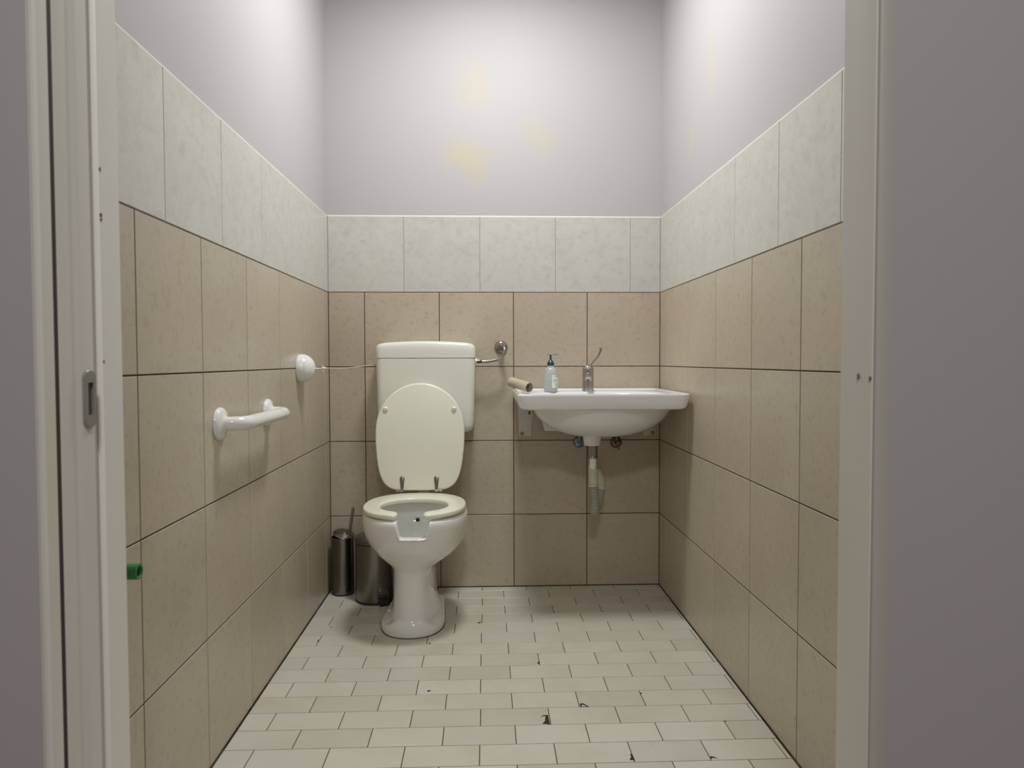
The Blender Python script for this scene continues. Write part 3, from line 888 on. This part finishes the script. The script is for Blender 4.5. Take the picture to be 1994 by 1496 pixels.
lathe(bm, (BXs, BYs, BZ + 0.114), (0, 0, 1), [(0, .0150), (.011, .0150), (.014, .0135), (.019, .0095), (.024, .0065), (.026, .0042), (.040, .0040), (.047, .0055), (.0475, .001)], 28)
pump = obj('pump', bm, M['pump_dark'], soap)
bm = bmesh.new()
loft(bm, [[(BXs + x * s, BYs + y * s, BZ + z) for (x, y) in [(-.0160, -.004), (-.012, -.0072), (.010, -.0072), (.022, -.004), (.0325, -.0028), (.0325, .0028), (.022, .004), (.010, .0072), (-.012, .0072), (-.0160, .004)]]
          for (s, z) in ((0.9, .1585), (1, .1605), (1, .1635), (0.85, .1665), (0.5, .1675))])
tube(bm, [(BXs + .0285, BYs, BZ + .1615), (BXs + .0310, BYs, BZ + .1565)], 0.0026, 10)
obj('nozzle', bm, M['pump_light'], pump)
bm = bmesh.new()
tube(bm, [(BXs, BYs, BZ + .112), (BXs - .003, BYs, BZ + .012)], 0.0022, 10)
obj('dip_tube', bm, M['white_plastic'], pump)

# empty cardboard roll
bm = bmesh.new()
ca, cb = Vector((0.8110, -0.235, 0.9450)), Vector((0.8825, -0.325, 0.9240))
d = (cb - ca).normalized(); L = (cb - ca).length
a_, b_ = frame_of(d)
R = 0.0205
rg = []
for (t, r) in ((0, R - .0012), (0, R), (L * .3, R), (L * .7, R * 1.005), (L, R), (L, R - .0012), (L * .5, R - .0013), (0, R - .0012)):
    rg.append([ca + d * t + a_ * (r * math.cos(2 * PI * i / 40)) + b_ * (r * math.sin(2 * PI * i / 40)) for i in range(40)])
loft(bm, rg, False, False)
o = obj('cardboard_tube', bm, M['card'])
o['label'] = 'empty brown cardboard toilet roll core lying on the left rim of the washbasin'; o['category'] = 'cardboard tube'

# ------------------------------------------------------------------ toilet brush and bin in the left corner
HXc, HYc = 0.0655, -0.0620
hold = thing('brush_holder', 'tall dark steel cylinder holding the toilet brush in the left corner', 'brush holder', (HXc, HYc, 0))
bm = bmesh.new()
R = 0.0485
lathe(bm, (HXc, HYc, 0.006), (0, 0, 1), [(0, R - .001), (.001, R), (.248, R), (.249, R - .0015), (.02, R - .002), (.018, .001)], 48, cap1=True)
obj('cylinder', bm, M['steel'], hold)
bm = bmesh.new(); lathe(bm, (HXc, HYc, 0), (0, 0, 1), [(0, R - .002), (.002, R + .0008), (.007, R + .0008), (.0075, R - .002)], 48); obj('base_ring', bm, M['black_plastic'], hold)

br = thing('toilet_brush', 'slanted steel toilet brush handle with tilted lid in the cylinder', 'toilet brush', (HXc, HYc, 0.05))
p0 = Vector((0.070, -0.062, 0.10)); p1 = Vector((0.1115, -0.050, 0.383))
d = (p1 - p0).normalized()
bm = bmesh.new()
tube(bm, [p0, p0.lerp(p1, .5), p1 - d * 0.002, p1], [.0060, .0060, .0060, .004], 16)
obj('handle', bm, M['chrome_dull'], br)
bm = bmesh.new()
lc = Vector((0.0700, -0.0560, 0.2640)); nrm = Vector((0.24, -0.22, 1.0))
lathe(bm, lc, nrm, [(-.004, .046), (-.003, .0475), (.001, .0475), (.003, .044), (.005, .020), (.010, .008)], 48)
obj('lid', bm, M['steel'], br)
bm = bmesh.new()
lathe(bm, (0.074, -0.062, 0.03), (0.01, 0, 1), [(0, .012), (.006, .028), (.03, .033), (.07, .030), (.08, .012)], 24)
obj('bristles', bm, M['white_plastic'], br)

BCX, BCY, BR = 0.2235, -0.1480, 0.0855
bin_ = thing('pedal_bin', 'dark steel pedal bin standing between brush holder and toilet', 'bin', (BCX, BCY, 0))
bm = bmesh.new()
lathe(bm, (BCX, BCY, 0.008), (0, 0, 1), [(0, BR - .002), (.001, BR), (.243, BR), (.244, BR - .002), (.235, BR - .004)], 64)
obj('bucket', bm, M['steel'], bin_)
bm = bmesh.new()
lathe(bm, (BCX, BCY, 0.2535), (0, 0, 1), [(0, BR - .001), (.001, BR + .0012), (.020, BR + .0012), (.024, BR - .001), (.030, BR - .010), (.035, BR - .030), (.037, .001)], 64)
obj('bin_lid', bm, M['steel'], bin_)
bm = bmesh.new(); lathe(bm, (BCX, BCY, 0), (0, 0, 1), [(0, BR - .001), (.001, BR + .0015), (.010, BR + .0015), (.0105, BR - .002)], 64); obj('base_ring', bm, M['black_plastic'], bin_)
bm = bmesh.new()
ang = math.radians(-61)
dx, dy = math.cos(ang), math.sin(ang)
def ped(u, v, d): # u sideways, v outwards from the bin centre, d height
    return (BCX + dx * v - dy * u, BCY + dy * v + dx * u, d)
slab(bm, [(-.021, .070), (.021, .070), (.0215, .109), (-.0215, .109)], ped, 0.017, 0.0245, 0.002, 2)
slab(bm, [(-.0215, .105), (.0215, .105), (.0215, .110), (-.0215, .110)], ped, 0.0015, 0.0245, 0.001, 2)
obj('pedal', bm, M['black_plastic'], bin_)
bm = bmesh.new()
pts = []
for i in range(17):
    t = PI * i / 16
    pts.append((0.021 * math.cos(t), 0.026 + 0.017 * math.sin(t)))
def cyl(u, v, d):
    a = ang + u / BR
    return (BCX + (BR + d) * math.cos(a), BCY + (BR + d) * math.sin(a), v)
prism(bm, pts, cyl, -0.001, 0.0006)
obj('pedal_slot', bm, M['hole'], bin_)
bm = bmesh.new()
box(bm, (BCX - 0.014, BCY + BR - 0.004, 0.235), (BCX + 0.014, BCY + BR + 0.008, 0.275), 0.002)
obj('lid_hinge', bm, M['black_plastic'], bin_)

# ------------------------------------------------------------------ left wall fittings
grab = thing('grab_bar', 'short white gloss grab bar screwed to the left wall', 'grab bar', (0.0, -1.127, 0.87))
YA, YB, ZG = -1.330, -0.918, 0.8700
for yy, hw in ((YA, 0.0435), (YB, 0.0435)):
    bm = bmesh.new()
    lathe(bm, (0.0005, yy, ZG), (1, 0, 0), [(0, hw), (.006, hw), (.011, hw * .93), (.014, hw * .75), (.016, .024), (.020, .0195)], 48)
    obj('flange', bm, M['white_plastic'], grab)
bm = bmesh.new()
AX = 0.064
def corner_path(p, q, r, c, n=10):
    return [c + (p - c) * math.cos(PI / 2 * i / n) + (q - c) * math.sin(PI / 2 * i / n) for i in range(n + 1)]
rc = 0.044
V = Vector
path = [V((0.008, YA, ZG))]
path += corner_path(V((AX - rc, YA, ZG)), V((AX, YA + rc, ZG)), rc, V((AX - rc, YA + rc, ZG)))
path += [V((AX, YA + (YB - YA) * t, ZG)) for t in (.3, .5, .7)]
path += corner_path(V((AX, YB - rc, ZG)), V((AX - rc, YB, ZG)), rc, V((AX - rc, YB - rc, ZG)))
path += [V((0.008, YB, ZG))]
tube(bm, path, 0.0190, 28)
obj('rail', bm, M['white_plastic'], grab, smooth=60)
for (jy, ax) in ((YB - 0.058, 1),):
    bm = bmesh.new()
    lathe(bm, (AX, jy, ZG), (0, 1, 0), [(0, .0185), (.0006, .0196), (.0042, .0196), (.0048, .0185)], 32)
    obj('joint_ring', bm, M['white_plastic'], grab)

sw = thing('pull_switch', 'white domed emergency pull switch on the left wall with cord', 'pull switch', (0.0, -0.512, 1.006))
SY_, SZ_ = -0.512, 1.0070
bm = bmesh.new()
lathe(bm, (0.0003, SY_, SZ_), (1, 0, 0), [(0, .0530), (.003, .0545), (.012, .0545), (.022, .0530), (.032, .0490), (.042, .0420), (.050, .0330), (.056, .0220), (.0585, .0120), (.0592, .006)], 56)
obj('dome', bm, M['white_plastic'], sw, smooth=60)
bm = bmesh.new()
tube(bm, [(0.0303, SY_ + 0.0500 * math.cos(2 * PI * i / 64), SZ_ + 0.0500 * math.sin(2 * PI * i / 64)) for i in range(65)], 0.0007, 8)
obj('seam', bm, M['white_metal'], sw)
bm = bmesh.new()
tube(bm, [(0.056, SY_, SZ_ - 0.001), (0.076, SY_, SZ_ - 0.0005), (0.104, SY_ + 0.002, SZ_ + 0.001)], [0.0042, 0.0036, 0.0030], 12)
for s in range(7):
    a = s * 0.9
    lathe(bm, (0.090 + 0.003 * math.sin(s), SY_, SZ_ + 0.0005), (math.cos(a), math.sin(a * 1.7), math.sin(a)), [(-.007, .0014), (.007, .0014)], 8)
lathe(bm, (0.085, SY_, SZ_), (1, 0, 0), [(0, .003), (.003, .0062), (.008, .0062), (.011, .003)], 14)
tube(bm, smooth_path([(0.090, SY_, SZ_ - 0.002), (0.0895, SY_ - 0.003, SZ_ - 0.010), (0.0925, SY_ - 0.003, SZ_ - 0.017)], 5), 0.0011, 8)
tube(bm, smooth_path([(0.089, SY_, SZ_ + 0.002), (0.0865, SY_ - 0.003, SZ_ + 0.010), (0.0875, SY_ - 0.003, SZ_ + 0.016)], 5), 0.0011, 8)
obj('pull_rod', bm, M['white_plastic'], sw)
bm = bmesh.new()
tube(bm, smooth_path([(0.104, SY_ + 0.002, SZ_ + 0.001), (0.132, SY_ + 0.12, SZ_ - 0.001), (0.172, SY_ + 0.28, SZ_ + 0.003), (0.2345, -0.085, SZ_ + 0.014)], 10), 0.0017, 10)
obj('cord', bm, M['cord'], sw)

bm = bmesh.new()
px, py, pz = 0.0, -1.873, 0.6385
lathe(bm, (-0.004, py, pz), (1, 0, 0), [(0, .0145), (.049, .0150), (.0520, .0150), (.0526, .0143), (.0526, .0112), (.0515, .0106), (.010, .0100)], 40)
o = obj('pipe_stub', bm, M['green_pipe'])
o['label'] = 'open green plastic pipe stub sticking out of the left wall by the door frame'; o['category'] = 'pipe'

# ------------------------------------------------------------------ lamps
def lamp(name, label, x, y, z, r, power, color):
    t = thing(name, label, 'lamp', (x, y, z))
    bm = bmesh.new(); lathe(bm, (x, y, z), (0, 0, -1), [(-0.002, r), (.018, r), (.022, r - .004)], 48); obj('housing', bm, M['white_plastic'], t)
    bm = bmesh.new(); lathe(bm, (x, y, z - .018), (0, 0, -1), [(0, r - .008), (.012, r - .014), (.024, r * .75), (.031, r * .4), (.033, .001)], 48); obj('diffuser', bm, M['glow'], t)
    ld = bpy.data.lights.new(name + '_light', 'AREA'); ld.shape = 'DISK'; ld.size = 2 * r; ld.energy = power; ld.color = color
    lo = bpy.data.objects.new(name + '_light', ld); COL.objects.link(lo); lo.location = (x, y, z - 0.058)
lamp('ceiling_lamp', 'round white lamp on the ceiling of the tiled toilet room', 0.75, -0.86, TOP, 0.18, 26.5, (0.975, 1.0, 0.995))
lamp('hall_fill_lamp', 'added unseen lamp on the hall ceiling, giving frontal fill light', 0.75, -3.75, HT, 0.16, 27, (0.985, 1.0, 0.99))  # out-of-view lamp added behind the camera as frontal fill

# ------------------------------------------------------------------ camera and view
yaw, pitch, roll = 0.0369, 0.0335, 0.0025
cy, sy = math.cos(yaw), math.sin(yaw); cp, sp = math.cos(pitch), math.sin(pitch); cr, sr = math.cos(roll), math.sin(roll)
F = Vector((sy * cp, cy * cp, -sp)); r0 = Vector((cy, -sy, 0)); d0 = F.cross(r0)
Rt = r0 * cr + d0 * sr; Dn = d0 * cr - r0 * sr
cd = bpy.data.cameras.new('camera'); cam = bpy.data.objects.new('camera', cd); COL.objects.link(cam)
m = Matrix((Rt, -Dn, -F)).transposed().to_4x4(); m.translation = CAM
cam.matrix_world = m
cd.sensor_fit = 'HORIZONTAL'; cd.sensor_width = 36.0; cd.lens = 1387.94 / 1994 * 36.0
cd.clip_start = 0.02
cd.dof.use_dof = True; cd.dof.focus_distance = 2.8; cd.dof.aperture_fstop = 9.0
SC.camera = cam

w = bpy.data.worlds.new('World'); SC.world = w; w.use_nodes = True
w.node_tree.nodes['Background'].inputs[0].default_value = (0.8, 0.85, 0.9, 1)
w.node_tree.nodes['Background'].inputs[1].default_value = 0.02
SC.view_settings.view_transform = 'Standard'
SC.view_settings.look = 'None'
SC.view_settings.exposure = 0.0
SC.view_settings.gamma = 1.0
SC.view_settings.use_curve_mapping = False
SC.cycles.use_denoising = True
SC.cycles.max_bounces = 10
SC.cycles.diffuse_bounces = 6
